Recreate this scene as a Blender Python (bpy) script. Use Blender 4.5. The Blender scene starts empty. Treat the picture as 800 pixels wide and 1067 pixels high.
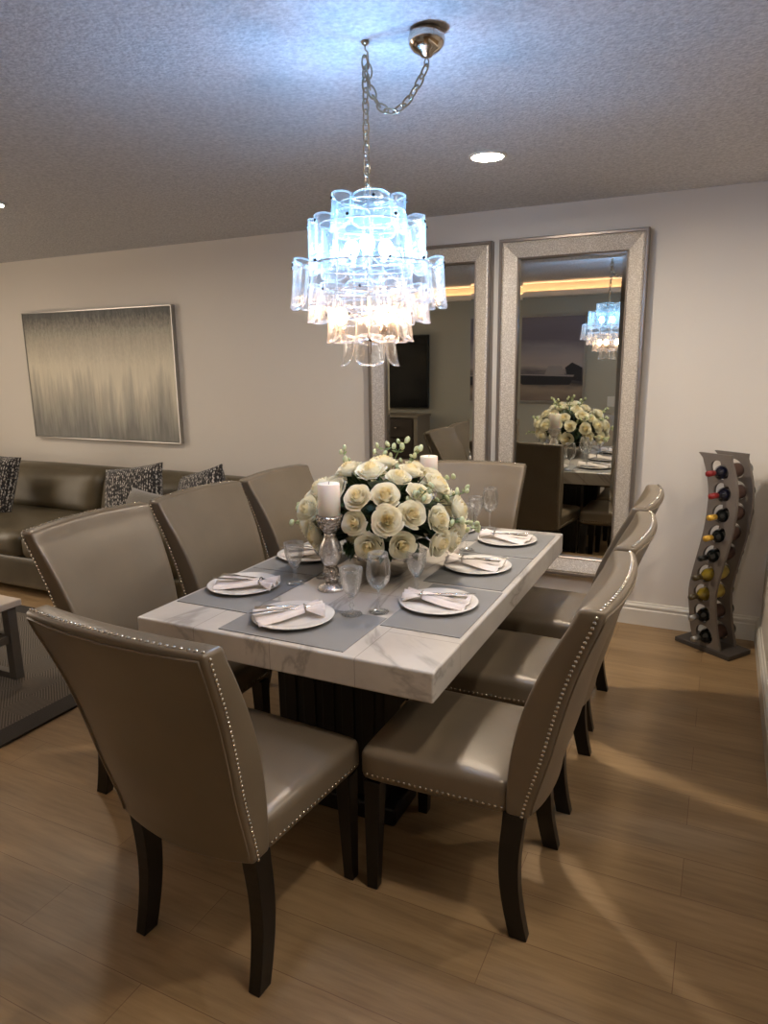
import bpy, bmesh, math, random
from math import sin, cos, pi, radians, hypot, atan2
from mathutils import Vector, Matrix

random.seed(7)
SC = bpy.context.scene
COL = SC.collection

# ------------------------------------------------------------------ camera
CAM_H = 1.582
def make_camera():
    yaw, pitch, roll, F = 0.45068, 0.21342, -0.013626, 729.09
    f = Vector((-sin(yaw)*cos(pitch), cos(yaw)*cos(pitch), -sin(pitch)))
    r = Vector((cos(yaw), sin(yaw), 0)); u = r.cross(f)
    r2 = r*cos(roll)+u*sin(roll); u2 = r2.cross(f)
    cd = bpy.data.cameras.new('camera'); co = bpy.data.objects.new('camera', cd)
    COL.objects.link(co)
    cd.sensor_fit = 'VERTICAL'; cd.sensor_height = 24; cd.lens = 24*F/1067
    cd.clip_start = 0.05
    m = Matrix((r2, u2, -f)).transposed().to_4x4(); m.translation = (0, 0, CAM_H)
    co.matrix_world = m
    SC.camera = co
make_camera()

# ------------------------------------------------------------------ world, exposure, light levels
w = bpy.data.worlds.new('world'); SC.world = w; w.use_nodes = True
w.node_tree.nodes['Background'].inputs[0].default_value = (0.9, 0.92, 1, 1)
w.node_tree.nodes['Background'].inputs[1].default_value = 0.2
SC.view_settings.view_transform = 'Standard'
SC.view_settings.look = 'None'
SC.view_settings.gamma = 1
SC.view_settings.use_curve_mapping = False
SC.view_settings.exposure = 0.16
SC.cycles.transparent_max_bounces = 32
SC.cycles.max_bounces = 10
SC.cycles.caustics_reflective = False
SC.cycles.caustics_refractive = False

DOWN_WARM = (1.0, 0.86, 0.69)
DOWN_S = 240          # recessed light discs
BLUE_BULB = ((0.20, 0.52, 1.0), 500)
WARM_BULB = ((1.0, 0.52, 0.26), 165)
def area(name, loc, size, power, color, rot=(0, 0, 0)):
    l = bpy.data.lights.new(name, 'AREA'); l.shape = 'RECTANGLE'; l.size, l.size_y = size
    l.energy = power; l.color = color
    o = bpy.data.objects.new(name, l); COL.objects.link(o); o.location = loc; o.rotation_euler = rot
    return o
# added unseen fill panel under the ceiling, right of the half wall
area('right_fill_light', (1.5, 2.0, 2.42), (1.6, 2.0), 24, (1.0, 0.93, 0.86))
area('left_fill_light', (-6.9, 1.6, 1.4), (2.2, 1.6), 42, (1.0, 0.86, 0.70), (0, radians(-90), 0))  # added unseen fill panel, brightens the room from the left

# ------------------------------------------------------------------ helpers
def lin(c):
    return tuple(((x/255)/12.92 if x/255 <= 0.04045 else ((x/255+0.055)/1.055)**2.4) for x in c)+(1,)
class N:
    def __init__(s, name):
        s.m = bpy.data.materials.new(name); s.m.use_nodes = True
        s.t = s.m.node_tree; s.b = s.t.nodes['Principled BSDF']; s.out = s.t.nodes['Material Output']
    def n(s, typ, ins=None, **kw):
        o = s.t.nodes.new(typ)
        for k, v in kw.items(): setattr(o, k, v)
        for k, v in (ins or {}).items(): s.put(o, k, v)
        return o
    def put(s, node, k, v):
        if isinstance(v, bpy.types.NodeSocket): s.t.links.new(v, node.inputs[k])
        else: node.inputs[k].default_value = v
    def P(s, **kw):
        names = dict(color='Base Color', rough='Roughness', metal='Metallic', spec='Specular IOR Level', normal='Normal',
                     coat='Coat Weight', coatr='Coat Roughness', sub='Subsurface Weight', sheen='Sheen Weight', trans='Transmission Weight', ior='IOR')
        for k, v in kw.items(): s.put(s.b, names[k], v)
        return s
    def coord(s, scale=(1, 1, 1), kind='Object', rot=(0, 0, 0)):
        c = s.n('ShaderNodeTexCoord'); mp = s.n('ShaderNodeMapping', {'Vector': c.outputs[kind], 'Scale': scale, 'Rotation': rot})
        return mp.outputs[0]
    def noise(s, vec, scale, detail=4, rough=0.5):
        return s.n('ShaderNodeTexNoise', {'Vector': vec, 'Scale': scale, 'Detail': detail, 'Roughness': rough}).outputs['Fac']
    def ramp(s, fac, stops):
        r = s.n('ShaderNodeValToRGB', {'Fac': fac}); e = r.color_ramp.elements
        while len(e) < len(stops): e.new(0.5)
        for el, (p, c) in zip(e, stops): el.position = p; el.color = c if len(c) == 4 else tuple(c)+(1,)
        return r.outputs[0]
    def mix(s, fac, a, b, mode='MIX'):
        m = s.n('ShaderNodeMix', data_type='RGBA', blend_type=mode)
        s.put(m, 0, fac); s.put(m, 6, a); s.put(m, 7, b); return m.outputs[2]
    def math(s, op, a, b=0.0, c=0.0):
        m = s.n('ShaderNodeMath', operation=op); s.put(m, 0, a); s.put(m, 1, b); s.put(m, 2, c); return m.outputs[0]
    def bump(s, h, strength=0.3, dist=0.01):
        s.put(s.b, 'Normal', s.n('ShaderNodeBump', {'Height': h, 'Strength': strength, 'Distance': dist}).outputs[0]); return s
def simple(name, c, rough=0.5, metal=0.0, spec=0.5, bump=None, var=0.0, **kw):
    k = N(name); v = k.coord()
    col = lin(c)
    if var:
        nz = k.noise(v, 6)
        dark = tuple(x*(1-var) for x in col[:3])+(1,)
        col = k.ramp(nz, [(0.3, dark), (0.7, col)])
    k.P(color=col, rough=rough, metal=metal, spec=spec, **kw)
    if bump: k.bump(k.noise(v, bump[0], 5), bump[1], bump[2])
    return k.m

class MB:
    """collects geometry, then links it as one mesh object"""
    def __init__(s): s.v = []; s.f = []; s.sm = []; s.M = Matrix()
    def add(s, vs, fs, smooth=False):
        b = len(s.v); s.v += [tuple(s.M @ Vector(p)) for p in vs]
        s.f += [tuple(b+i for i in f) for f in fs]; s.sm += [smooth]*len(fs)
    def box(s, lo, hi, smooth=False):
        (a, b, c), (d, e, f) = lo, hi
        s.add([(a, b, c), (d, b, c), (d, e, c), (a, e, c), (a, b, f), (d, b, f), (d, e, f), (a, e, f)],
              [(0, 3, 2, 1), (4, 5, 6, 7), (0, 1, 5, 4), (1, 2, 6, 5), (2, 3, 7, 6), (3, 0, 4, 7)], smooth); return s
    def lathe(s, prof, n=32, center=(0, 0, 0), fac=None, closed=False, smooth=True):
        cx, cy, cz = center; vs = []; fs = []; m = len(prof)
        for i in range(n):
            a = 2*pi*i/n
            for j, (r, z) in enumerate(prof):
                k = fac(a, j, z) if fac else 1.0
                vs.append((cx+r*k*cos(a), cy+r*k*sin(a), cz+z))
        rng = m if closed else m-1
        for i in range(n):
            for j in range(rng):
                i2 = (i+1) % n; j2 = (j+1) % m
                fs.append((i*m+j, i2*m+j, i2*m+j2, i*m+j2))
        if not closed:
            if prof[0][0] > 1e-5: fs.append(tuple(i*m for i in range(n))[::-1])
            if prof[-1][0] > 1e-5: fs.append(tuple(i*m+m-1 for i in range(n)))
        s.add(vs, fs, smooth); return s
    def tube(s, pts, r, n=8, closed=False, caps=True):
        pts = [Vector(p) for p in pts]; m = len(pts); vs = []; fs = []
        up = Vector((0, 0, 1)); prev = None
        for i, p in enumerate(pts):
            if closed: t = pts[(i+1) % m]-pts[i-1]
            else: t = pts[min(i+1, m-1)]-pts[max(i-1, 0)]
            t.normalize()
            if prev is None:
                a = t.cross(up)
                if a.length < 1e-3: a = t.cross(Vector((1, 0, 0)))
            else: a = prev-t*prev.dot(t)
            a.normalize(); prev = a; b = t.cross(a)
            rr = r[i] if isinstance(r, (list, tuple)) else r
            for k in range(n):
                q = p+(a*cos(2*pi*k/n)+b*sin(2*pi*k/n))*rr; vs.append(tuple(q))
        for i in range(m if closed else m-1):
            i2 = (i+1) % m
            for k in range(n):
                k2 = (k+1) % n; fs.append((i*n+k, i*n+k2, i2*n+k2, i2*n+k))
        if caps and not closed:
            fs.append(tuple(range(n))[::-1]); fs.append(tuple((m-1)*n+k for k in range(n)))
        s.add(vs, fs, True); return s
    def sphere(s, c, r, n=12, m=8, sc=(1, 1, 1)):
        prof = [(r*sin(pi*j/m), -r*cos(pi*j/m)) for j in range(m+1)]
        prof[0] = (0.0, -r); prof[-1] = (0.0, r)
        vs = []; fs = []
        for i in range(n):
            a = 2*pi*i/n
            for q, z in prof: vs.append((c[0]+q*cos(a)*sc[0], c[1]+q*sin(a)*sc[1], c[2]+z*sc[2]))
        k = m+1
        for i in range(n):
            for j in range(m):
                i2 = (i+1) % n; fs.append((i*k+j, i2*k+j, i2*k+j+1, i*k+j+1))
        s.add(vs, fs, True); return s
    def soft(s, lo, hi, r, n=10, puff=(0, 0, 0), warp=None):
        """rounded box; puff bulges the middle of the faces along each axis"""
        lo = Vector(lo); hi = Vector(hi); c = (lo+hi)/2; h = (hi-lo)/2; vs = []; fs = []; idx = {}
        def vert(p):
            key = tuple(round(x, 6) for x in p)
            if key in idx: return idx[key]
            q = Vector((p[0]*h.x, p[1]*h.y, p[2]*h.z)); inner = Vector([max(-h[k]+r, min(h[k]-r, q[k])) for k in range(3)])
            d = q-inner
            if d.length > 1e-9: q = inner+d.normalized()*r
            bx, by, bz = (1-p[0]**2), (1-p[1]**2), (1-p[2]**2)
            q.x += puff[0]*p[0]*by*bz; q.y += puff[1]*p[1]*bx*bz; q.z += puff[2]*p[2]*bx*by
            q += c
            if warp: q = Vector(warp(q))
            idx[key] = len(vs); vs.append(tuple(q)); return idx[key]
        def prm(i): # cluster samples toward the edges
            t = 2*i/n-1; return math.copysign(1-(1-abs(t))**1.5, t) if abs(t) < 1 else t
        for ax in range(3):
            for sg in (-1, 1):
                for i in range(n):
                    for j in range(n):
                        q = []
                        for (a, b) in ((i, j), (i+1, j), (i+1, j+1), (i, j+1)):
                            p = [0, 0, 0]; p[ax] = sg; p[(ax+1) % 3] = prm(a); p[(ax+2) % 3] = prm(b); q.append(vert(p))
                        fs.append(tuple(q) if sg > 0 else tuple(q[::-1]))
        s.add(vs, fs, True); return s
    def build(s, name, mat, parent=None, loc=None, bevel=0, seg=2, solid=0, sub=0, auto=None):
        me = bpy.data.meshes.new(name); me.from_pydata(s.v, [], s.f)
        me.polygons.foreach_set('use_smooth', s.sm); me.update()
        if mat: me.materials.append(mat)
        o = bpy.data.objects.new(name, me); COL.objects.link(o)
        if loc: o.location = loc
        if parent: o.parent = parent
        if solid:
            m = o.modifiers.new('solid', 'SOLIDIFY'); m.thickness = solid; m.offset = 0
        if bevel:
            m = o.modifiers.new('bevel', 'BEVEL'); m.width = bevel; m.segments = seg; m.limit_method = 'ANGLE'; m.angle_limit = radians(40); m.harden_normals = False
        if sub:
            m = o.modifiers.new('sub', 'SUBSURF'); m.levels = sub; m.render_levels = sub
        return o
def tag(o, label=None, cat=None, group=None, kind=None):
    if label: o['label'] = label
    if cat: o['category'] = cat
    if group: o['group'] = group
    if kind: o['kind'] = kind
    return o
def thing(name, label, cat, loc=(0, 0, 0), rz=0, group=None):
    o = bpy.data.objects.new(name, None); COL.objects.link(o); o.empty_display_size = 0.05
    o.location = loc; o.rotation_euler = (0, 0, rz); return tag(o, label, cat, group)
def struct(mb, name, mat, **kw):
    return tag(mb.build(name, mat, **kw), kind='structure')
def copy_tree(o, parent=None):
    c = o.copy(); COL.objects.link(c)
    if parent: c.parent = parent
    for ch in list(o.children):
        if ch is not c: copy_tree(ch, c)
    return c
def again(o, loc, rz, label, group=None):
    c = copy_tree(o); c.location = loc; c.rotation_euler = (0, 0, rz); c['label'] = label
    if group: c['group'] = group
    return c

# ------------------------------------------------------------------ materials
def mat_floor():
    k = N('oak_planks'); v = k.coord()
    br = k.n('ShaderNodeTexBrick', {'Vector': v, 'Color1': (0.2, 0.2, 0.2, 1), 'Color2': (0.8, 0.8, 0.8, 1), 'Mortar': (0, 0, 0, 1), 'Scale': 1.0,
             'Mortar Size': 0.0011, 'Mortar Smooth': 0.2, 'Bias': 0.0, 'Brick Width': 1.25, 'Row Height': 0.182}, offset=0.37, offset_frequency=2)
    tone = br.outputs['Color']
    g = k.noise(k.coord((1.3, 16, 1)), 3.2, 8, 0.62)
    g2 = k.noise(k.coord((0.7, 4.0, 1)), 2.0, 4, 0.5)
    base = k.ramp(g, [(0.28, lin((126, 101, 70))), (0.5, lin((160, 131, 95))), (0.72, lin((181, 152, 113)))])
    base = k.mix(0.5, base, k.ramp(g2, [(0.3, lin((130, 105, 73))), (0.7, lin((180, 151, 113)))]))
    sh = k.ramp(tone, [(0.15, (0.86, 0.85, 0.83, 1)), (0.85, (1.04, 1.03, 1.0, 1))])
    base = k.mix(1.0, base, sh, 'MULTIPLY')
    base = k.mix(br.outputs['Fac'], base, lin((120, 90, 62)))
    k.P(color=base, rough=k.math('MULTIPLY_ADD', g, 0.12, 0.36), spec=0.45)
    k.bump(k.math('SUBTRACT', k.math('MULTIPLY', g, 0.25), br.outputs['Fac']), 0.25, 0.002)
    return k.m
def mat_wall(name, c):
    k = N(name); v = k.coord()
    col = k.ramp(k.noise(v, 1.2, 3), [(0.3, tuple(x*0.97 for x in lin(c)[:3])), (0.7, lin(c))])
    k.P(color=col, rough=0.72, spec=0.3); k.bump(k.noise(v, 90, 4), 0.12, 0.003); return k.m
def mat_ceiling():
    k = N('popcorn_plaster'); v = k.coord()
    n1 = k.noise(v, 62, 5, 0.7); n2 = k.n('ShaderNodeTexVoronoi', {'Vector': v, 'Scale': 85.0}).outputs['Distance']
    h = k.math('SUBTRACT', n1, k.math('MULTIPLY', n2, 0.7))
    k.P(color=k.ramp(n1, [(0.35, lin((188, 187, 190))), (0.65, lin((222, 221, 222)))]), rough=0.9, spec=0.2)
    k.bump(h, 0.5, 0.008); return k.m
def mat_leather(name, c, c2, rough=0.36, spec=0.55):
    k = N(name); v = k.coord()
    nz = k.noise(v, 4.5, 3)
    vor = k.n('ShaderNodeTexVoronoi', {'Vector': v, 'Scale': 420.0}).outputs['Distance']
    k.P(color=k.ramp(nz, [(0.3, lin(c2)), (0.7, lin(c))]), rough=rough, spec=spec, metal=0.12)
    k.bump(k.math('ADD', k.math('MULTIPLY', vor, 0.4), k.math('MULTIPLY', k.noise(v, 9, 2), 1.4)), 0.10, 0.006); return k.m
def mat_marble():
    k = N('white_stone'); v = k.coord((1, 0.5, 1), rot=(0, 0, 0.5))
    n = k.n('ShaderNodeTexNoise', {'Vector': v, 'Scale': 1.6, 'Detail': 6.0, 'Roughness': 0.55, 'Distortion': 1.1}).outputs['Fac']
    d = k.math('ABSOLUTE', k.math('SUBTRACT', n, 0.5))
    vein = k.ramp(d, [(0.0, (1, 1, 1, 1)), (0.022, (0.15, 0.15, 0.15, 1)), (0.07, (0, 0, 0, 1))])
    c2 = k.ramp(k.noise(k.coord(), 2.5, 6), [(0.3, lin((196, 188, 178))), (0.7, lin((226, 221, 212)))])
    col = k.mix(k.math('MULTIPLY', vein, 0.55), c2, lin((140, 134, 128)))
    br = k.n('ShaderNodeTexBrick', {'Vector': k.coord(rot=(0, 0, pi/2)), 'Color1': (1, 1, 1, 1), 'Color2': (0.94, 0.94, 0.95, 1), 'Mortar': (0.62, 0.6, 0.58, 1), 'Scale': 1.0,
             'Mortar Size': 0.0012, 'Brick Width': 0.62, 'Row Height': 0.29}, offset=0.5)
    col = k.mix(1.0, col, br.outputs['Color'], 'MULTIPLY')
    k.P(color=col, rough=0.24, spec=0.5, coat=0.25, coatr=0.1); return k.m
def mat_glass(name, milk=0.05, tint=(0.96, 0.98, 0.98), edge=0.5, rough=0.03, wav=0.0, scale=30, refl=0.6):
    """thin clear glass: passes light, mirrors at grazing angles, whitish at its rims"""
    k = N(name)
    nor = None
    if wav:
        nor = k.n('ShaderNodeBump', {'Height': k.noise(k.coord(), scale, 3), 'Strength': wav, 'Distance': 0.01}).outputs[0]
    tr = k.n('ShaderNodeBsdfTransparent', {'Color': tint+(1,)})
    gl = k.n('ShaderNodeBsdfGlossy', {'Color': (1, 1, 1, 1), 'Roughness': rough})
    df = k.n('ShaderNodeBsdfDiffuse', {'Color': (0.9, 0.92, 0.92, 1)}); tl = k.n('ShaderNodeBsdfTranslucent', {'Color': (0.92, 0.94, 0.94, 1)})
    if nor:
        k.t.links.new(nor, gl.inputs['Normal'])
    lw = k.n('ShaderNodeLayerWeight', {'Blend': 0.35})
    if nor: k.t.links.new(nor, lw.inputs['Normal'])
    milkS = k.n('ShaderNodeMixShader', {0: 0.6, 1: df.outputs[0], 2: tl.outputs[0]})
    f1 = k.math('MINIMUM', k.math('MULTIPLY_ADD', k.math('POWER', lw.outputs['Facing'], 3.0), edge, milk), 0.95)
    a = k.n('ShaderNodeMixShader', {0: f1, 1: tr.outputs[0], 2: milkS.outputs[0]})
    f2 = k.math('MINIMUM', k.math('MULTIPLY_ADD', lw.outputs['Fresnel'], refl, 0.01 if refl < 0.5 else 0.02), 0.7)
    b = k.n('ShaderNodeMixShader', {0: f2, 1: a.outputs[0], 2: gl.outputs[0]})
    k.t.links.new(b.outputs[0], k.out.inputs['Surface']); return k.m
def mat_emit(name, c, s):
    k = N(name); e = k.n('ShaderNodeEmission', {'Color': tuple(c)+(1,), 'Strength': s}); k.t.links.new(e.outputs[0], k.out.inputs['Surface']); return k.m
def mat_knit():
    k = N('black_white_knit'); v = k.coord((1, 1, 1))
    w1 = k.n('ShaderNodeTexWave', {'Vector': v, 'Scale': 20.0, 'Distortion': 2.5, 'Detail': 3.0, 'Detail Scale': 6.0}, bands_direction='X').outputs['Fac']
    vo = k.n('ShaderNodeTexVoronoi', {'Vector': k.coord((1.6, 1.6, 0.9)), 'Scale': 55.0}).outputs['Distance']
    h = k.math('ADD', k.math('MULTIPLY', w1, 0.35), k.math('MULTIPLY', vo, 0.9))
    k.P(color=k.ramp(h, [(0.34, lin((200, 194, 186))), (0.5, lin((120, 114, 108))), (0.62, lin((44, 42, 42)))]), rough=0.95, sheen=0.2)
    k.bump(h, 0.8, 0.006); return k.m
def mat_frame():
    k = N('champagne_mosaic'); v = k.coord()
    vo = k.n('ShaderNodeTexVoronoi', {'Vector': v, 'Scale': 160.0}, distance='CHEBYCHEV')
    n = k.noise(k.coord((1, 1, 2.5)), 130, 4, 0.7)
    t = k.math('ADD', k.math('MULTIPLY', vo.outputs['Distance'], 0.7), k.math('MULTIPLY', n, 0.7))
    k.P(color=k.ramp(t, [(0.30, lin((158, 146, 132))), (0.55, lin((190, 180, 167))), (0.8, lin((220, 213, 202)))]), rough=0.48, metal=0.4)
    k.bump(t, 0.25, 0.003); return k.m
def mat_rug():
    k = N('woven_rug'); v = k.coord()
    w1 = k.n('ShaderNodeTexWave', {'Vector': k.coord(rot=(0, 0, 0.9)), 'Scale': 26.0, 'Distortion': 0.4}, bands_direction='X').outputs['Fac']
    w2 = k.n('ShaderNodeTexWave', {'Vector': k.coord(rot=(0, 0, -0.9)), 'Scale': 26.0, 'Distortion': 0.4}, bands_direction='X').outputs['Fac']
    ch = k.n('ShaderNodeTexChecker', {'Vector': v, 'Scale': 6.0, 'Color1': (0, 0, 0, 1), 'Color2': (1, 1, 1, 1)}).outputs['Fac']
    pat = k.mix(ch, w1, w2); pat = k.mix(0.35, pat, k.noise(k.coord((40, 160, 1)), 1, 2))
    k.P(color=k.ramp(pat, [(0.3, lin((92, 85, 78))), (0.75, lin((124, 116, 106)))]), rough=0.95, spec=0.1)
    k.bump(k.noise(v, 260, 3), 0.5, 0.004); return k.m
def mat_canvas():
    k = N('painted_canvas'); c = k.n('ShaderNodeTexCoord'); sp = k.n('ShaderNodeSeparateXYZ', {0: c.outputs['Generated']})
    z = sp.outputs['Z']; v = k.coord()
    st = k.noise(k.coord((1, 1, 0.10)), 26, 5, 0.6); st2 = k.noise(k.coord((1, 1, 0.05)), 7.0, 3, 0.5); fine = k.noise(k.coord((1, 1, 0.5)), 70, 4, 0.7)
    zt = k.math('ADD', z, k.math('MULTIPLY', k.math('SUBTRACT', fine, 0.5), 0.22))
    top = k.ramp(zt, [(0.58, (0, 0, 0, 1)), (0.80, (0.42, 0.42, 0.42, 1)), (0.97, (0.97, 0.97, 0.97, 1))])
    zb = k.math('ADD', z, k.math('MULTIPLY', k.math('SUBTRACT', k.math('ADD', k.math('MULTIPLY', st, 0.5), st2), 0.75), 0.62))
    bot = k.ramp(zb, [(0.06, (0.9, 0.9, 0.9, 1)), (0.30, (0.5, 0.5, 0.5, 1)), (0.52, (0, 0, 0, 1))])
    col = k.mix(bot, lin((228, 218, 194)), lin((104, 104, 101)))
    col = k.mix(top, col, lin((60, 60, 58)))
    col = k.mix(0.12, col, k.ramp(st, [(0.3, (0.1, 0.1, 0.1, 1)), (0.7, (0.8, 0.8, 0.75, 1))]))
    k.P(color=col, rough=0.5, spec=0.4); k.bump(fine, 0.25, 0.002); return k.m

M = {}
M['floor'] = mat_floor(); M['wall'] = mat_wall('greige_wall', (227, 220, 210)); M['wall2'] = mat_wall('grey_wall', (176, 172, 158)); M['ceiling'] = mat_ceiling()
M['trim'] = simple('white_gloss_trim', (226, 220, 208), 0.4, var=0.03)
M['leather'] = mat_leather('champagne_leather', (131, 118, 99), (122, 109, 91), 0.33)
M['sofa'] = mat_leather('olive_leather', (100, 90, 70), (84, 75, 57), 0.38)
M['welt'] = simple('leather_welt', (128, 114, 95), 0.45)
M['nail'] = simple('brushed_nickel_nail', (214, 206, 190), 0.22, 1.0)
M['leg'] = simple('espresso_wood', (14, 11, 11), 0.32, var=0.25)
M['base'] = simple('espresso_base_wood', (17, 14, 14), 0.4, var=0.3, bump=(30, 0.1, 0.002))
M['stone'] = mat_marble()
M['mat'] = simple('grey_placemat_weave', (139, 138, 136), 0.8, bump=(420, 0.5, 0.002), var=0.06)
M['plate'] = simple('white_porcelain', (238, 234, 228), 0.15, coat=0.4)
M['napkin'] = simple('blush_white_cloth', (240, 230, 224), 0.85, bump=(240, 0.3, 0.001), sheen=0.2)
M['steel'] = simple('silver_cutlery', (200, 194, 186), 0.18, 1.0)
M['glass'] = mat_glass('clear_stemware', 0.008, (0.985, 0.99, 0.99), edge=0.35)
M['crystal'] = mat_glass('cut_crystal', 0.028, (0.98, 0.985, 0.985), edge=0.5, wav=0.35, scale=90)
M['tile'] = mat_glass('murano_glass', 0.020, (0.97, 0.985, 0.99), edge=0.28, rough=0.05, wav=0.4, scale=26, refl=0.3)
M['chrome'] = simple('polished_nickel', (205, 196, 184), 0.13, 1.0)
M['chain'] = simple('antique_nickel', (172, 160, 138), 0.28, 1.0)
M['mirror'] = simple('silvered_glass', (214, 214, 206), 0.015, 1.0)
M['frame'] = mat_frame()
M['bead'] = simple('pewter_bead', (150, 140, 132), 0.35, 0.7, var=0.15)
def mat_petal(name, c):
    k = N(name); col = lin(c); k.P(color=col, rough=0.6, spec=0.3)
    tl = k.n('ShaderNodeBsdfTranslucent', {'Color': col}); m = k.n('ShaderNodeMixShader', {0: 0.38, 1: k.b.outputs[0], 2: tl.outputs[0]})
    k.t.links.new(m.outputs[0], k.out.inputs['Surface']); return k.m
M['rose'] = mat_petal('ivory_petal', (253, 249, 230)); M['rosein'] = mat_petal('cream_petal_heart', (254, 244, 208))
M['leaf'] = simple('dark_green_leaf', (44, 66, 36), 0.45, var=0.4)
M['sprig'] = simple('pale_green_stem', (122, 140, 84), 0.6, var=0.2)
M['bud'] = simple('green_white_bud', (206, 214, 168), 0.6, var=0.15)
M['wax'] = simple('ivory_wax', (240, 232, 218), 0.45, sub=0.3, var=0.02)
k = N('mercury_glass'); v = k.coord(); nn = k.noise(v, 60, 5, 0.7)
k.P(color=k.ramp(nn, [(0.3, lin((176, 168, 160))), (0.6, lin((232, 226, 218)))]), metal=0.75, rough=k.math('MULTIPLY_ADD', nn, 0.3, 0.08)); k.bump(nn, 0.25, 0.003); M['mercury'] = k.m
k = N('mosaic_silver'); v = k.coord(); nn = k.n('ShaderNodeTexVoronoi', {'Vector': v, 'Scale': 130.0}).outputs['Distance']
k.P(color=k.ramp(nn, [(0.1, lin((226, 220, 210))), (0.7, lin((150, 140, 130)))]), metal=0.75, rough=0.2); k.bump(nn, 0.9, 0.004); M['mosaic'] = k.m
M['rack'] = simple('driftwood_grey_board', (118, 108, 99), 0.6, var=0.25, bump=(40, 0.2, 0.002))
M['slate'] = simple('charcoal_base_board', (72, 66, 62), 0.55, var=0.2)
M['darkglass'] = simple('dark_bottle_glass', (14, 17, 16), 0.08, coat=0.5)
M['blueglass'] = simple('ink_bottle_glass', (14, 16, 32), 0.08, coat=0.5)
M['olive'] = simple('olive_bottle_glass', (132, 112, 34), 0.12, coat=0.5, var=0.15)
M['red'] = simple('red_capsule', (140, 34, 34), 0.35)
M['gold'] = simple('gold_capsule', (214, 168, 66), 0.35, 0.3)
M['black'] = simple('black_capsule', (20, 20, 18), 0.35)
M['bronze'] = simple('olive_brown_capsule', (72, 60, 36), 0.35)
M['silver'] = simple('silver_capsule', (176, 176, 174), 0.3, 0.7)
M['label'] = simple('wine_label_paper', (92, 66, 56), 0.7, var=0.3)
M['paleLabel'] = simple('yellow_label_paper', (216, 190, 92), 0.6, var=0.2)
M['knit'] = mat_knit(); M['plush'] = simple('grey_plush', (128, 122, 112), 0.95, bump=(120, 0.8, 0.006), var=0.2, sheen=0.5)
M['rug'] = mat_rug(); M['rugb'] = simple('charcoal_rug_border', (66, 61, 57), 0.95, bump=(300, 0.6, 0.004), var=0.15)
M['ctop'] = simple('pale_stone_top', (222, 206, 190), 0.3, var=0.06); M['cleg'] = simple('grey_painted_metal', (104, 98, 92), 0.45, 0.3)
M['canvas'] = mat_canvas(); M['silverframe'] = simple('thin_silver_frame', (176, 172, 166), 0.3, 0.8)
M['screen'] = simple('black_glass_screen', (8, 9, 13), 0.12); M['bezel'] = simple('black_plastic', (14, 14, 15), 0.4)
M['cabinet'] = simple('taupe_cabinet', (140, 130, 114), 0.5, var=0.1); M['cabdark'] = simple('dark_drawer_front', (62, 52, 45), 0.45, var=0.2)
M['bulb_blue'] = mat_emit('cool_bulb', BLUE_BULB[0], BLUE_BULB[1]); M['bulb_warm'] = mat_emit('warm_bulb', WARM_BULB[0], WARM_BULB[1])
M['cove'] = mat_emit('cove_strip', (1.0, 0.56, 0.28), 22)
M['disc2'] = mat_emit('led_diffuser_bright', DOWN_WARM, DOWN_S*2.2)
M['disc'] = mat_emit('led_diffuser', DOWN_WARM, DOWN_S)
M['plastic'] = simple('white_plastic', (222, 218, 208), 0.4)

# ------------------------------------------------------------------ room shell
YW, XR = 4.27, 0.28
struct(MB().box((-7, -3.6, -0.05), (3.2, YW+0.12, 0)), 'floor', M['floor'])
struct(MB().box((-7, -3.6, 2.44), (3.2, YW+0.12, 2.52)), 'ceiling', M['ceiling'])
struct(MB().box((-7, YW, 0), (3.2, YW+0.12, 2.44)), 'wall_back', M['wall'])
struct(MB().box((-7.12, -3.6, 0), (-7, YW+0.12, 2.52)), 'wall_left', M['wall'])
struct(MB().box((3.2, -3.6, 0), (3.32, YW+0.12, 2.52)), 'wall_far_right', M['wall'])
struct(MB().box((-7, -3.72, 0), (3.2, -3.6, 2.52)), 'wall_kitchen', M['wall'])
struct(MB().box((-7, -0.16, 0), (-0.75, -0.04, 2.44)), 'wall_front', M['wall2'])
struct(MB().box((XR, 0.6, 0), (XR+0.12, YW, 0.94)), 'wall_right', M['wall'])
struct(MB().box((XR-0.025, 0.57, 0.94), (XR+0.145, YW, 0.972)), 'trim_1', M['trim'], bevel=0.006)
struct(MB().box((XR-0.012, 0.6, 0.915), (XR, YW, 0.94)), 'trim_2', M['trim'], bevel=0.004)
def baseboard(name, p0, p1, nrm):
    """p0->p1 along the wall foot, nrm = unit direction into the room"""
    prof = [(0, 0), (0.020, 0), (0.020, 0.094), (0.015, 0.099), (0.015, 0.108), (0.019, 0.113), (0.017, 0.122), (0.009, 0.128), (0.006, 0.137), (0, 0.14)]
    vs = []
    for p in (p0, p1):
        for d, z in prof: vs.append((p[0]+nrm[0]*d, p[1]+nrm[1]*d, z))
    m = len(prof); fs = [(i, i+1, m+i+1, m+i) for i in range(m-1)]+[tuple(range(m)), tuple(range(m, 2*m))[::-1]]
    b = MB(); b.add(vs, fs); return struct(b, name, M['trim'])
baseboard('baseboard_back', (-7, YW), (XR, YW), (0, -1))
baseboard('baseboard_right', (XR, YW), (XR, 0.6), (-1, 0))
baseboard('baseboard_front', (-7, -0.04), (-0.75, -0.04), (0, 1))

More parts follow.
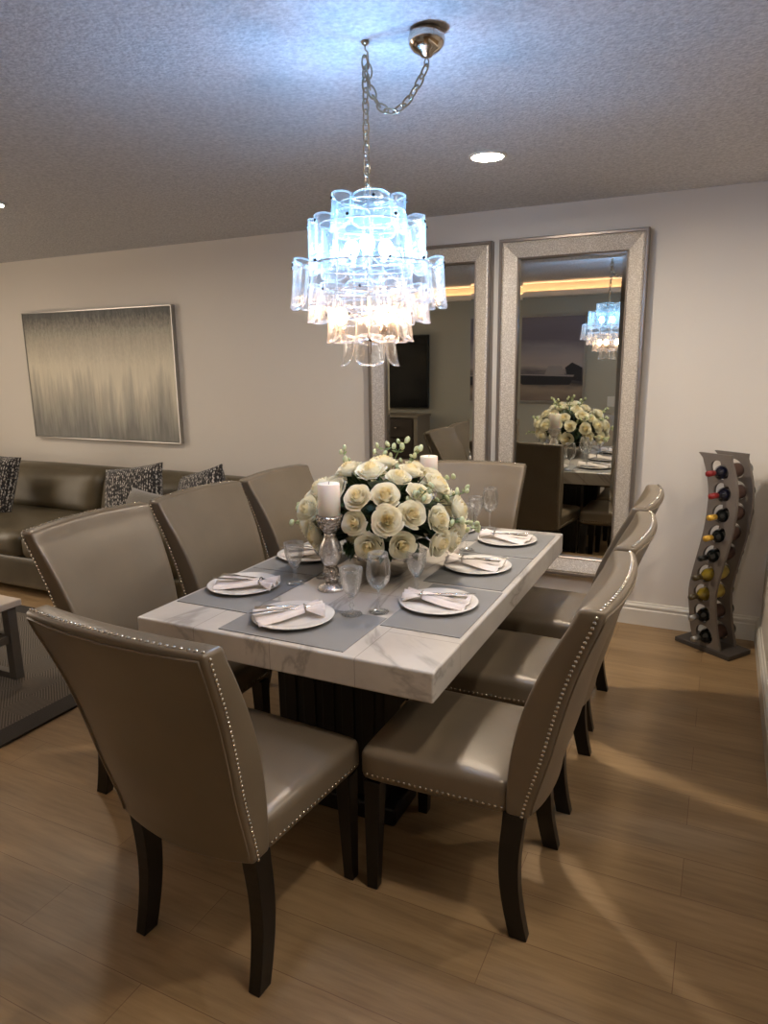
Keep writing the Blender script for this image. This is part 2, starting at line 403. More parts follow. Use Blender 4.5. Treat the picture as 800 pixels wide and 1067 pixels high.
# ------------------------------------------------------------------ recessed lights
def downlight(x, y, label, mat='disc'):
    t = thing('recessed_light', label, 'ceiling light', (x, y, 2.44), group='recessed ceiling lights')
    MB().lathe([(0.066, 0), (0.082, 0), (0.082, -0.006), (0.068, -0.010), (0.066, -0.004)], 40, closed=True).build('trim_ring', M['plastic'], t)
    MB().lathe([(0.0, -0.003), (0.066, -0.003), (0.066, -0.0005), (0.0, -0.0005)], 40).build('diffuser', M[mat], t)
downlight(-1.005, 3.15, 'round recessed ceiling light in front of the two tall mirrors, right of the chandelier', 'disc2')
downlight(-3.66, 2.73, 'round recessed ceiling light cut by the left edge of the photo, above the sofa')
for x, y, l in ((-5.9, 2.7, 'round recessed ceiling light over the far left end of the sofa'), (-0.05, 1.30, 'added unseen recessed fill light over the floor right of the near head chair'),  # the second one is added to brighten the right floor
                (0.9, 2.9, 'added unseen recessed fill light beyond the half wall on the right')):  # added out of view to wash the back wall and half wall
    downlight(x, y, l)

# ------------------------------------------------------------------ warm cove along the top of the front wall
def cove():
    b = MB(); x0, x1 = -6.9, -0.76
    b.box((x0, -0.04, 2.285), (x1, 0.07, 2.300)); b.box((x0, 0.055, 2.300), (x1, 0.07, 2.345))
    struct(b, 'trim_3', M['trim'], bevel=0.003)
    t = thing('cove_light_strip', 'warm light strip hidden in the cove ledge above the television and boat picture', 'light strip', (0, 0, 0))
    MB().box((x0+0.02, -0.02, 2.3005), (x1-0.02, 0.02, 2.312)).build('strip', M['cove'], t)
cove()

# ------------------------------------------------------------------ mirrors
def wall_mirror(x0, x1, z0, z1, label):
    cx = (x0+x1)/2; hw = (x1-x0)/2; hh = (z1-z0)/2; cz = (z0+z1)/2
    t = thing('wall_mirror', label, 'mirror', (cx, YW, cz), group='tall framed mirrors on the back wall')
    def ring(prof, name, mat):
        # prof: list of (inset from outer edge, depth out of wall)
        vs = []; fs = []; m = len(prof)
        for sx, sz in ((-1, -1), (1, -1), (1, 1), (-1, 1)):
            for ins, d in prof: vs.append((sx*(hw-ins), -d, sz*(hh-ins)))
        for i in range(4):
            for j in range(m):
                j2 = (j+1) % m; i2 = (i+1) % 4
                fs.append((i*m+j, i*m+j2, i2*m+j2, i2*m+j))
        b = MB(); b.add(vs, fs); return b.build(name, mat, t)
    ring([(0, 0.004), (0, 0.062), (0.004, 0.068), (0.016, 0.068), (0.020, 0.062), (0.020, 0.004)], 'outer_bead', M['bead'])
    ring([(0.020, 0.006), (0.020, 0.060), (0.030, 0.063), (0.104, 0.034), (0.104, 0.006)], 'frame', M['frame'])
    ring([(0.104, 0.006), (0.104, 0.038), (0.108, 0.040), (0.113, 0.036), (0.113, 0.006)], 'inner_bead', M['bead'])
    # bevelled glass
    i0, i1 = 0.112, 0.137; vs = []
    for ins, d in ((i0, 0.018), (i1, 0.0205)):
        for sx, sz in ((-1, -1), (1, -1), (1, 1), (-1, 1)): vs.append((sx*(hw-ins), -d, sz*(hh-ins)))
    for sx, sz in ((-1, -1), (1, -1), (1, 1), (-1, 1)): vs.append((sx*(hw-i0), -0.008, sz*(hh-i0)))
    b = MB(); b.add(vs, [(4, 5, 6, 7)]+[(i, (i+1) % 4, 4+(i+1) % 4, 4+i) for i in range(4)]+[(8+i, 8+(i+1) % 4, (i+1) % 4, i) for i in range(4)]+[(11, 10, 9, 8)])
    b.build('mirror_glass', M['mirror'], t)
wall_mirror(-1.262, -0.432, 0.27, 2.262, 'right tall mirror in silver mosaic frame, reflecting the flowers and chandelier')
wall_mirror(-2.140, -1.308, 0.27, 2.262, 'left tall mirror in silver mosaic frame, partly behind the chandelier, reflecting the television')

# ------------------------------------------------------------------ painting on back wall
def painting():
    x0, x1, z0, z1 = -5.443, -3.803, 0.968, 2.009
    t = thing('abstract_painting', 'wide grey and cream drip-effect abstract painting hanging above the sofa', 'painting', ((x0+x1)/2, YW-0.002, (z0+z1)/2))
    hw, hh = (x1-x0)/2, (z1-z0)/2
    MB().box((-hw+0.008, -0.036, -hh+0.008), (hw-0.008, -0.004, hh-0.008)).build('canvas', M['canvas'], t)
    b = MB()
    for s in (-1, 1):
        b.box((s*hw-0.004, -0.040, -hh-0.004), (s*hw+0.004, -0.001, hh+0.004)); b.box((-hw, -0.040, s*hh-0.004), (hw, -0.001, s*hh+0.004))
    b.build('frame', M['silverframe'], t)
painting()

# ------------------------------------------------------------------ opposite wall, seen in the mirrors
def boat_picture():
    x0, x1, z0, z1 = -2.55, -1.50, 1.07, 2.07; t = thing('boat_picture', 'framed dark seascape with a moored boat, seen reflected in the right mirror', 'picture', ((x0+x1)/2, -0.04, (z0+z1)/2), pi)
    hw, hh = (x1-x0)/2, (z1-z0)/2
    k = N('seascape_print'); c = k.n('ShaderNodeTexCoord'); sp = k.n('ShaderNodeSeparateXYZ', {0: c.outputs['Generated']})
    z = k.math('ADD', sp.outputs['Z'], k.math('MULTIPLY', k.math('SUBTRACT', k.noise(k.coord((1, 1, 5)), 1.8, 5), 0.5), 0.25))
    k.P(color=k.ramp(z, [(0.0, lin((120, 106, 96))), (0.14, lin((150, 134, 120))), (0.22, lin((60, 56, 60))), (0.33, lin((96, 90, 94))), (0.42, lin((170, 158, 152))), (0.6, lin((150, 142, 144))), (0.75, lin((112, 104, 112))), (1.0, lin((128, 120, 128)))]), rough=0.3)
    MB().box((-hw+0.01, -0.022, -hh+0.01), (hw-0.01, -0.004, hh-0.01)).build('print', k.m, t)
    b = MB()
    for s in (-1, 1):
        b.box((s*hw-0.012, -0.034, -hh-0.012), (s*hw+0.012, -0.001, hh+0.012)); b.box((-hw, -0.034, s*hh-0.012), (hw, -0.001, s*hh+0.012))
    b.build('frame', M['silverframe'], t)
    def shp(name, pts, mat, d=0.0235):
        b = MB(); n = len(pts); b.add([(x, -d, z) for x, z in pts]+[(x, -0.020, z) for x, z in pts], [tuple(range(n))]+[(i, (i+1) % n, n+(i+1) % n, n+i) for i in range(n)]); b.build(name, mat, t)
    dk = simple('dark_hull_ink', (34, 32, 38), 0.5); lt = simple('pale_cabin_ink', (150, 142, 140), 0.5)
    sgn = -1
    shp('painted_boat', [(-0.42, -0.18), (-0.36, -0.30), (0.20, -0.30), (0.34, -0.20), (0.30, -0.16), (0.0, -0.19), (-0.2, -0.18)], dk)
    shp('painted_cabin', [(-0.30, -0.18), (-0.26, -0.08), (-0.10, -0.08), (-0.06, -0.18)], lt)
    shp('painted_hull_stripe', [(-0.41, -0.185), (-0.40, -0.205), (0.31, -0.185), (0.32, -0.170)], lt, 0.0245)
    shp('painted_shore', [(-0.50, -0.10), (-0.38, -0.04), (-0.30, -0.10), (-0.34, -0.24), (-0.50, -0.26)], dk, 0.0232)
boat_picture()
def television():
    t = thing('television', 'large black flat television on the wall above the cabinet, reflected in left mirror', 'television', (-4.19, -0.04, 1.43), pi)
    MB().box((-0.74, -0.06, -0.465), (0.74, -0.012, 0.465)).build('body', M['bezel'], t, bevel=0.006)
    MB().box((-0.725, -0.062, -0.45), (0.725, -0.059, 0.45)).build('screen', M['screen'], t)
    MB().box((-0.2, -0.012, -0.15), (0.2, -0.001, 0.15)).build('wall_mount', M['bezel'], t)
television()
def media_cabinet():
    t = thing('media_cabinet', 'taupe media cabinet with dark drawers beneath the television, reflected in left mirror', 'cabinet', (-4.25, -0.04, 0), pi)
    W, D, H = 0.80, 0.42, 0.90; b = MB()
    b.box((-W, -D, 0.06), (W, -0.005, 0.10)); b.box((-W, -D, 0.10), (-W+0.05, -0.005, H-0.03)); b.box((W-0.05, -D, 0.10), (W, -0.005, H-0.03)); b.box((-W+0.05, -0.02, 0.1), (W-0.05, -0.005, H-0.03))
    b.box((-0.27, -D, 0.10), (-0.22, -0.02, H-0.03)); b.box((0.22, -D, 0.10), (0.27, -0.02, H-0.03)); b.box((-W+0.05, -D+0.03, 0), (W-0.05, -0.03, 0.06))
    b.build('carcass', M['cabinet'], t, bevel=0.003)
    MB().box((-W-0.02, -D-0.02, H-0.03), (W+0.02, -0.005, H)).build('top', M['cabinet'], t, bevel=0.005)
    for cx in (-0.51, 0, 0.51):
        hw = 0.22 if cx == 0 else 0.235
        for i in range(3):
            z0 = 0.105+i*0.255
            d = MB().box((cx-hw+0.005, -D-0.004, z0+0.005), (cx+hw-0.005, -D+0.014, z0+0.245)).build('drawer', M['cabdark'], t, bevel=0.004)
            MB().sphere((cx, -D-0.016, z0+0.125), 0.013).build('knob', M['chrome'], d)
media_cabinet()
def switch_plate(x, z):
    t = thing('light_switch', 'small white switch plate on the wall beside the boat picture, reflected in the right mirror', 'light switch', (x, -0.04, z), pi)
    MB().box((-0.058, -0.006, -0.058), (0.058, -0.0005, 0.058)).build('plate', M['plastic'], t, bevel=0.002)
    for s in (-0.025, 0.025): MB().box((s-0.014, -0.009, -0.03), (s+0.014, -0.005, 0.03)).build('rocker', M['plastic'], t)
switch_plate(-1.17, 1.08)

# ------------------------------------------------------------------ living room: rug, sofa, cushions, coffee table
def rug():
    t = thing('area_rug', 'grey woven geometric area rug with a charcoal border, under the coffee table', 'rug', (-4.1, 1.75, 0))
    MB().box((-1.34, -1.18, 0.001), (1.34, 1.10, 0.011)).build('field', M['rug'], t)
    b = MB(); b.box((1.34, -1.28, 0.001), (1.46, 1.20, 0.012)); b.box((-1.46, -1.28, 0.001), (-1.34, 1.20, 0.012)); b.box((-1.34, -1.28, 0.001), (1.34, -1.18, 0.012)); b.box((-1.34, 1.10, 0.001), (1.34, 1.20, 0.012))
    b.build('border', M['rugb'], t)
rug()
def sofa():
    t = thing('leather_sofa', 'olive brown leather sofa along the back wall under the abstract painting', 'sofa', (-4.6, 3.1, 0))
    L, R, F, B = -1.9, 1.68, 0.0, 1.08
    MB().soft((L, F+0.02, 0.05), (R, B, 0.29), 0.03, 10).build('base', M['sofa'], t)
    for i in range(3):
        a = L+0.0+i*(R-0.24-L)/3; c = a+(R-0.24-L)/3
        MB().soft((a+0.004, F-0.02, 0.28), (c-0.004, B-0.28, 0.46), 0.055, 12, (0, 0.01, 0.02)).build('seat_cushion', M['sofa'], t)
        def lean(q, z0=0.44): q.y += (q.z-z0)*0.28; return q
        MB().soft((a+0.004, B-0.44, 0.43), (c-0.004, B-0.19, 0.785), 0.095, 12, (0.0, 0.035, 0.012), lean).build('back_cushion', M['sofa'], t)
    MB().soft((L, B-0.16, 0.25), (R, B, 0.76), 0.05, 10, (0, 0, 0.01)).build('back', M['sofa'], t)
    MB().soft((R-0.235, F+0.02, 0.25), (R, B-0.16, 0.62), 0.09, 10, (0, 0, 0.015)).build('arm', M['sofa'], t)
    for x in (L+0.1, R-0.1):
        for y in (F+0.1, B-0.1): MB().lathe([(0.022, 0), (0.03, 0.06)], 16, (x, y, 0)).build('leg', M['leg'], t)
sofa()
def cushion(size, loc, rot, mat, name, label):
    h = size/2; b = MB(); n = 14; vs = []; fs = []
    for sd in (1, -1):
        for i in range(n+1):
            for j in range(n+1):
                u, v = 2*i/n-1, 2*j/n-1
                e = (1-u**4)*(1-v**4); th = 0.085*e**0.55+0.004
                pin = 1-0.05*(1-abs(u)**2)*abs(v)**3 - 0.05*(1-abs(v)**2)*abs(u)**3
                vs.append((u*h*pin, sd*th, v*h*pin))
    q = (n+1)**2
    for sd in (0, 1):
        for i in range(n):
            for j in range(n):
                a = sd*q+i*(n+1)+j; f = (a, a+n+1, a+n+2, a+1); fs.append(f if sd else f[::-1])
    ed = [(i, 0) for i in range(n)]+[(n, j) for j in range(n)]+[(n-i, n) for i in range(n)]+[(0, n-j) for j in range(n)]
    for k in range(len(ed)):
        a = ed[k][0]*(n+1)+ed[k][1]; c = ed[(k+1) % len(ed)]; c = c[0]*(n+1)+c[1]; fs.append((a, c, q+c, q+a))
    b.add(vs, fs, True); o = b.build(name, mat, None, loc); o.rotation_euler = rot
    return tag(o, label, 'cushion', 'cushions on the sofa')
cushion(0.46, (-3.66, 3.56, 0.665), (radians(-20), radians(-8), radians(12)), M['knit'], 'throw_cushion', 'large black and white knitted cushion left of the small plush cushion')
cushion(0.33, (-3.37, 3.37, 0.60), (radians(-22), radians(8), radians(4)), M['plush'], 'throw_cushion', 'small plain grey plush cushion between the two knitted cushions')
cushion(0.44, (-3.12, 3.62, 0.67), (radians(-20), radians(-16), radians(-10)), M['knit'], 'throw_cushion', 'black and white knitted cushion nearest the right end of the sofa')
cushion(0.46, (-5.10, 3.50, 0.69), (radians(-18), radians(6), radians(16)), M['knit'], 'throw_cushion', 'black and white knitted cushion cut by the left edge of the photo')
def coffee_table():
    t = thing('coffee_table', 'pale stone topped coffee table with grey metal frame on the rug, at left edge', 'coffee table', (-3.45, 1.60, 0.012))
    hx, hy, H = 0.33, 0.63, 0.42
    MB().box((-hx, -hy, H-0.035), (hx, hy, H)).build('table_top', M['ctop'], t, bevel=0.006)
    for sx in (-1, 1):
        for sy in (-1, 1):
            x, y = sx*(hx-0.045), sy*(hy-0.045); MB().box((x-0.024, y-0.024, 0), (x+0.024, y+0.024, H-0.035)).build('leg', M['cleg'], t, bevel=0.002)
    b = MB()
    for s in (-1, 1):
        b.box((-hx+0.07, s*(hy-0.045)-0.012, 0.20), (hx-0.07, s*(hy-0.045)+0.012, 0.235)); b.box((s*(hx-0.045)-0.012, -hy+0.07, 0.20), (s*(hx-0.045)+0.012, hy-0.07, 0.235))
    b.build('stretcher', M['cleg'], t)
    for s in (-1, 1): MB().box((-hx+0.07, s*(hy-0.045)-0.02, 0.0), (hx-0.07, s*(hy-0.045)+0.02, 0.03)).build('foot_rail', M['cleg'], t)
coffee_table()

# ------------------------------------------------------------------ dining table
TX0, TX1, TY0, TY1, TZ = -1.705, -0.645, 1.622, 3.300, 0.760
def dining_table():
    cx, cy = (TX0+TX1)/2, (TY0+TY1)/2; hx, hy = (TX1-TX0)/2, (TY1-TY0)/2
    t = thing('dining_table', 'rectangular dining table with thick white stone top and dark pedestal base', 'dining table', (cx, cy, 0))
    MB().box((-hx, -hy, TZ-0.092), (hx, hy, TZ)).build('table_top', M['stone'], t, bevel=0.007, seg=3)
    MB().box((-0.235, -0.60, TZ-0.15), (0.235, 0.60, TZ-0.092)).build('apron', M['base'], t, bevel=0.004)
    for s in (-1, 1):
        p = MB().box((-0.215, s*0.43-0.07, 0.07), (0.215, s*0.43+0.07, TZ-0.15)).build('pedestal', M['base'], t, bevel=0.006)
        b = MB()
        for i in range(5): b.box((-0.18+i*0.078, s*0.43-0.078, 0.10), (-0.18+i*0.078+0.048, s*0.43+0.078, TZ-0.18))
        b.build('panel_slats', M['base'], p, bevel=0.003)
        MB().box((-0.265, s*0.43-0.10, 0.0), (0.265, s*0.43+0.10, 0.07)).build('foot', M['base'], t, bevel=0.01)
    MB().box((-0.05, -0.36, 0.16), (0.05, 0.36, 0.26)).build('stretcher', M['base'], t, bevel=0.004)
dining_table()

# ------------------------------------------------------------------ dining chairs
def interp(tab, x):
    if x <= tab[0][0]: return tab[0][1:]
    for a, b in zip(tab, tab[1:]):
        if x <= b[0]:
            k = (x-a[0])/(b[0]-a[0]); k2 = k
            return tuple(a[i]+(b[i]-a[i])*k2 for i in range(1, len(a)))
    return tab[-1][1:]
# z: front face y, rear face y, half width, at the side edges
BP = [(0.365, -0.205, -0.262, 0.226), (0.46, -0.204, -0.283, 0.231), (0.57, -0.215, -0.316, 0.239), (0.70, -0.243, -0.345, 0.250), (0.80, -0.279, -0.371, 0.260), (0.90, -0.326, -0.405, 0.272), (0.985, -0.372, -0.440, 0.283), (1.017, -0.392, -0.452, 0.286)]
def smooth_bp(z):
    # smoothed by averaging neighbours
    a = [interp(BP, z+d) for d in (-0.05, -0.025, 0, 0.025, 0.05)]
    return tuple(sum(q[i] for q in a)/5 for i in range(3))
def bow(u): return -0.030*(1-u*u)          # middle of the back sits further back than its wings
def make_chair(label):
    t = thing('dining_chair', label, 'chair', group='champagne leather dining chairs around the table')
    # backrest
    nu, nv = 16, 22; z0, z1 = 0.385, 1.012; vs = []; fs = []
    def pt(u, v, side):
        z = z0+(z1-z0)*v; yf, yr, hw = smooth_bp(z); w = hw*u
        y = (yf if side == 0 else yr)+bow(u)
        zz = z - (0.014*(1-u*u) if v < 0.02 else 0) + 0.006*(1-u*u)*(v > 0.98)
        return (w, y, zz)
    for side in (0, 1):
        for i in range(nu+1):
            for j in range(nv+1): vs.append(pt(2*i/nu-1, j/nv, side))
    q = (nu+1)*(nv+1)
    for side in (0, 1):
        for i in range(nu):
            for j in range(nv):
                a = side*q+i*(nv+1)+j; f = (a, a+nv+1, a+nv+2, a+1); fs.append(f[::-1] if side == 0 else f)
    edge = [(i, 0) for i in range(nu)]+[(nu, j) for j in range(nv)]+[(nu-i, nv) for i in range(nu)]+[(0, nv-j) for j in range(nv)]
    for k_ in range(len(edge)):
        a = edge[k_]; c = edge[(k_+1) % len(edge)]; a = a[0]*(nv+1)+a[1]; c = c[0]*(nv+1)+c[1]; fs.append((a, c, q+c, q+a))
    b = MB(); b.add(vs, fs, True)
    o = b.build('backrest', M['leather'], t, bevel=0.011, seg=3)
    # welt that outlines the rear panel
    pts = []
    def rp(u, v, off=0.001):
        z = z0+(z1-z0)*v; yf, yr, hw = smooth_bp(z); return (hw*u, yr+bow(u)-off, z)
    U = 0.955
    for j in range(24): pts.append(rp(-U, 0.02+0.955*j/23))
    for i in range(1, 16): pts.append(rp(-U+2*U*i/15, 0.975))
    for j in range(1, 24): pts.append(rp(U, 0.975-0.955*j/23))
    MB().tube(pts, 0.0032, 6).build('piping', M['welt'], o)
    # nailheads: sides and top edge of the back
    b = MB()
    def nail(p, nrm):
        nrm = Vector(nrm).normalized(); m = nrm.to_track_quat('Z', 'Y').to_matrix().to_4x4(); m.translation = Vector(p); b.M = m
        b.lathe([(0.0050, 0.0), (0.0044, 0.0018), (0.0024, 0.0031), (0.0, 0.0036)], 8)
    for s in (-1, 1):
        for j in range(46):
            v = 0.01+0.965*j/45; z = z0+(z1-z0)*v; yf, yr, hw = smooth_bp(z); nail((s*(hw+0.0004), yr+0.017, z), (s, 0, 0.0))
    for i in range(33):
        u = -0.96+1.92*i/32; yf, yr, hw = smooth_bp(z1); nail((hw*u, yr+bow(u)+0.016, z1+0.0064*(1-u*u)+0.0002), (0, 0, 1))
    b.build('back_nailheads', M['nail'], o)
    # seat
    def taper(q_):
        k = (q_.y+0.22)/0.45; q_.x *= 0.97+0.05*k; return q_
    MB().soft((-0.230, -0.215, 0.372), (0.230, 0.232, 0.478), 0.028, 14, (0, 0.004, 0.016), taper).build('seat', M['leather'], t)
    for s in (-1, 1):
        b = MB()
        for j in range(25):
            y = -0.195+0.40*j/24; hw = 0.230*(0.97+0.05*(y+0.22)/0.45)
            nail((s*(hw+0.0006), y, 0.405-0.004), (s, 0, 0))
        b.build('seat_nailheads', M['nail'], t)
    b = MB()
    for i in range(27):
        x = -0.20+0.40*i/26; nail((x, 0.2324, 0.401), (0, 1, 0))
    b.build('seat_nailheads', M['nail'], t)
    MB().box((-0.17, -0.17, 0.362), (0.17, 0.17, 0.379)).build('seat_frame', M['leg'], t)
    # legs
    def leg(sx, rows):
        b = MB(); vs = []; fs = []
        for z, yf, yr, xo, xi in rows: vs += [(sx*xi, yr, z), (sx*xo, yr, z), (sx*xo, yf, z), (sx*xi, yf, z)]
        for i in range(len(rows)-1):
            for j in range(4):
                a = i*4+j; c = i*4+(j+1) % 4; fs.append((a, c, c+4, a+4) if sx > 0 else (a, a+4, c+4, c))
        n = len(rows)*4; fs += [(3, 2, 1, 0), (n-4, n-3, n-2, n-1)] if sx > 0 else [(0, 1, 2, 3), (n-1, n-2, n-3, n-4)]
        b.add(vs, fs); b.build('leg', M['leg'], t, bevel=0.003)
    for sx in (-1, 1):
        rows = []
        for i in range(11):
            z = 0.388*i/10; k = z/0.388
            mid = -0.228+0.016*sin(pi*min(1, k*1.05))-0.022*(1-k)**2
            th = 0.025+0.005*k; rows.append((z, mid+th, mid-th, 0.223, 0.223-(0.036+0.012*k)))
        leg(sx, rows)
        leg(sx, [(0.0, 0.222, 0.188, 0.218, 0.184), (0.18, 0.224, 0.180, 0.220, 0.178), (0.37, 0.225, 0.172, 0.222, 0.172)])
    return t
CY = [1.862, 2.475, 3.085]
chair = make_chair('champagne leather dining chair at the near head of the table, its back to the camera')
chair.location = (-1.150, 1.472, 0); chair.rotation_euler = (0, 0, radians(-3.5))
rl = ['dining chair nearest the camera on the right side of the table', 'dining chair in the middle of the right side of the table', "dining chair at the far end of the table's right side"]
for y, l in zip(CY, rl): again(chair, (-0.649 if y < 3 else -0.672, y, 0), radians(90), 'champagne leather '+l)
ll = ["dining chair nearest the camera on the table's left side, before the sofa", "dining chair in the middle of the table's left side, before the cushions", "dining chair at the far end of the table's left side"]
for i, l in enumerate(ll): again(chair, ([-1.75, -1.725, -1.70][i], [1.875, 2.465, 3.055][i], 0), radians(-90), 'champagne leather '+l)
again(chair, (-1.185, 3.325, 0), radians(187), 'champagne leather chair at the far head of the table, before the mirrors')

# ------------------------------------------------------------------ table settings
TT = TZ
def placemat(cx, cy, sx, sy, label):
    o = MB().box((-sx/2, -sy/2, 0.0003), (sx/2, sy/2, 0.0025)).build('placemat', M['mat'], None, (cx, cy, TT)); tag(o, label, 'placemat', 'grey placemats'); return o
LP = [('at the near head of the table', 'near head'), ('in front of the nearest left chair', 'nearest left chair'), ('in front of the middle left chair', 'middle left chair'), ('in front of the farthest left chair', 'farthest left chair'),
      ('in front of the nearest right chair', 'nearest right chair'), ('in front of the middle right chair', 'middle right chair'), ('in front of the farthest right chair', 'farthest right chair'), ('at the far head of the table', 'far head')]
MATS = [(-1.158, 1.792, 0.449, 0.295), (-1.535, 2.015, 0.30, 0.44), (-1.535, 2.463, 0.30, 0.44), (-1.535, 2.911, 0.30, 0.44), (-0.7945, 2.105, 0.268, 0.455), (-0.822, 2.570, 0.31, 0.44), (-0.822, 3.02, 0.31, 0.43), (-1.18, 3.135, 0.385, 0.295)]
for (a, b_, c, d), (l, _) in zip(MATS, LP): placemat(a, b_, c, d, 'grey woven placemat lying '+l)
PL = [(-1.212, 1.815), (-1.562, 2.02), (-1.56, 2.475), (-1.55, 2.915), (-0.826, 2.128), (-0.842, 2.598), (-0.85, 3.05), (-1.17, 3.150)]
Zp = TT+0.0028
def make_plate(label):
    o = MB().lathe([(0, 0.0), (0.075, 0.0), (0.082, 0.003), (0.128, 0.011), (0.134, 0.0125), (0.1355, 0.0145), (0.133, 0.0155), (0.126, 0.0145), (0.086, 0.007), (0.078, 0.0055), (0, 0.005)], 56).build('dinner_plate', M['plate'])
    return tag(o, label, 'plate', 'white dinner plates')
plate = make_plate('white round plate under a napkin '+LP[0][0]); plate.location = PL[0]+(Zp,)
for p, (l, _) in list(zip(PL, LP))[1:]: again(plate, p+(Zp,), 0, 'white round plate under a napkin '+l)
def make_napkin(label):
    """folded cloth: a long fan of pleats, cinched by a ring, with a short ruffled tail"""
    b = MB(); nu, nv = 28, 16; vs = []; fs = []
    for j in range(nv+1):
        y = -0.135+0.155*j/nv; k = j/nv
        hw = 0.058*(1-k)**0.8+0.016
        for i in range(nu+1):
            u = 2*i/nu-1
            lift = 0.004+0.020*(k**2)*(1-0.6*u*u)+0.010*(1-u*u)
            vs.append((u*hw+0.006*(1-k)*sin(3*u), y+0.010*(1-k)*abs(u), lift+0.0045*sin(u*9.5+0.6)*(0.35+0.65*(1-k))))
    base = len(vs)
    for j in range(7):
        k = j/6; y = 0.022+0.06*k; hw = 0.016+0.040*k**0.8
        for i in range(nu+1):
            u = 2*i/nu-1; vs.append((u*hw, y-0.010*k*u*u, 0.020+0.012*k*sin(u*11)-0.006*k*k*abs(u)+0.004*(1-u*u)))
    w_ = nu+1
    for j in range(nv):
        for i in range(nu): a = j*w_+i; fs.append((a, a+1, a+w_+1, a+w_))
    for j in range(6):
        for i in range(nu): a = base+j*w_+i; fs.append((a, a+1, a+w_+1, a+w_))
    for i in range(nu): a = nv*w_+i; c = base+i; fs.append((a, a+1, c+1, c))
    b.add(vs, fs, True); o = b.build('napkin', M['napkin'], solid=0.004)
    r = MB().tube([(0.019*cos(2*pi*i/20), 0.021, 0.021+0.014*sin(2*pi*i/20)) for i in range(20)], 0.003, 8, True).build('napkin_ring', M['steel'], o)
    return tag(o, label, 'napkin', 'folded white napkins on the plates')
def make_knife(label):
    b = MB(); out = [(-0.115, 0.004), (-0.11, 0.0075), (-0.03, 0.006), (0.0, 0.005), (0.01, 0.0085), (0.08, 0.0095), (0.105, 0.006), (0.115, 0.0)]
    vs = []; fs = []
    for y, hw in out: t_ = 0.0022 if y < 0 else 0.001; vs += [(-hw, y, -t_), (hw*0.6 if y > 0 else hw, y, -t_), (hw*0.6 if y > 0 else hw, y, t_), (-hw, y, t_)]
    for i in range(len(out)-1):
        for j in range(4): a = i*4+j; c = i*4+(j+1) % 4; fs.append((a, c, c+4, a+4))
    fs.append((3, 2, 1, 0)); b.add(vs, fs, True); return tag(b.build('table_knife', M['steel']), label, 'knife', 'knives laid on the napkins')
def make_fork(label):
    b = MB(); out = [(-0.10, 0.006), (-0.09, 0.0085), (-0.02, 0.004), (0.03, 0.003), (0.045, 0.010), (0.062, 0.0125)]; vs = []; fs = []
    for y, hw in out: zz = 0.004*sin((y+0.1)*14); vs += [(-hw, y, zz-0.001), (hw, y, zz-0.001), (hw, y, zz+0.001), (-hw, y, zz+0.001)]
    for i in range(len(out)-1):
        for j in range(4): a = i*4+j; c = i*4+(j+1) % 4; fs.append((a, c, c+4, a+4))
    fs.append((3, 2, 1, 0)); b.add(vs, fs, True)
    zz = 0.004*sin(0.162*14)
    for i in range(4):
        x = -0.0105+i*0.007; b.box((x-0.0016, 0.0615, zz-0.001), (x+0.0016, 0.102, zz+0.001))
    return tag(b.build('table_fork', M['steel']), label, 'fork', 'forks laid on the napkins')
Zn = Zp+0.0145
ANG = [-48, -75, -80, -85, 98, 92, 88, 178]      # direction of the ruffled tail
NOFF = [(0.010, 0.012), (0.05, 0.0), (0.04, 0.0), (0.03, 0), (-0.035, -0.005), (-0.04, 0), (-0.035, 0), (0, -0.02)]
nap = make_napkin('x'); kn = make_knife('x'); fk = make_fork('x'); first = True
for i, (p, (l, who)) in enumerate(zip(PL, LP)):
    a = radians(ANG[i]); dx, dy = NOFF[i]; x, y = p[0]+dx, p[1]+dy
    n_ = nap if first else again(nap, (0, 0, 0), 0, 'x'); k_ = kn if first else again(kn, (0, 0, 0), 0, 'x'); f_ = fk if first else again(fk, (0, 0, 0), 0, 'x'); first = False
    n_.location = (x, y, Zn-0.003); n_.rotation_euler = (0, 0, a); n_.scale = (1.08, 1.08, 0.85); n_['label'] = 'fan folded blush napkin on the plate '+l
    def off(lx, ly): return (x+lx*cos(a)-ly*sin(a), y+lx*sin(a)+ly*cos(a))
    kx, ky = off(0.010, -0.045); k_.location = (kx, ky, Zn+0.0205); k_.rotation_euler = (radians(3), 0, a+pi+0.1); k_['label'] = 'silver knife lying on the napkin '+l
    kx, ky = off(-0.016, -0.035); f_.location = (kx, ky, Zn+0.0195); f_.rotation_euler = (radians(2), 0, a+pi-0.08); f_['label'] = 'silver fork lying on the napkin '+l
def make_wine(label):
    t = thing('wine_glass', label, 'wine glass', group='plain tall wine glasses')
    outer = [(0.0, 0.078), (0.006, 0.080), (0.022, 0.088), (0.036, 0.108), (0.041, 0.135), (0.0385, 0.165), (0.0345, 0.190), (0.0325, 0.205)]
    inner = [(r-0.0012, z) for r, z in outer[::-1]][:-1]+[(0.0, 0.0805)]
    MB().lathe(outer+inner, 36).build('bowl', M['glass'], t)
    MB().lathe([(0.0, 0.0), (0.034, 0.0), (0.0345, 0.0015), (0.020, 0.004), (0.006, 0.008), (0.0035, 0.014), (0.0032, 0.060), (0.005, 0.078), (0.0, 0.079)], 28).build('stem', M['glass'], t)
    return t
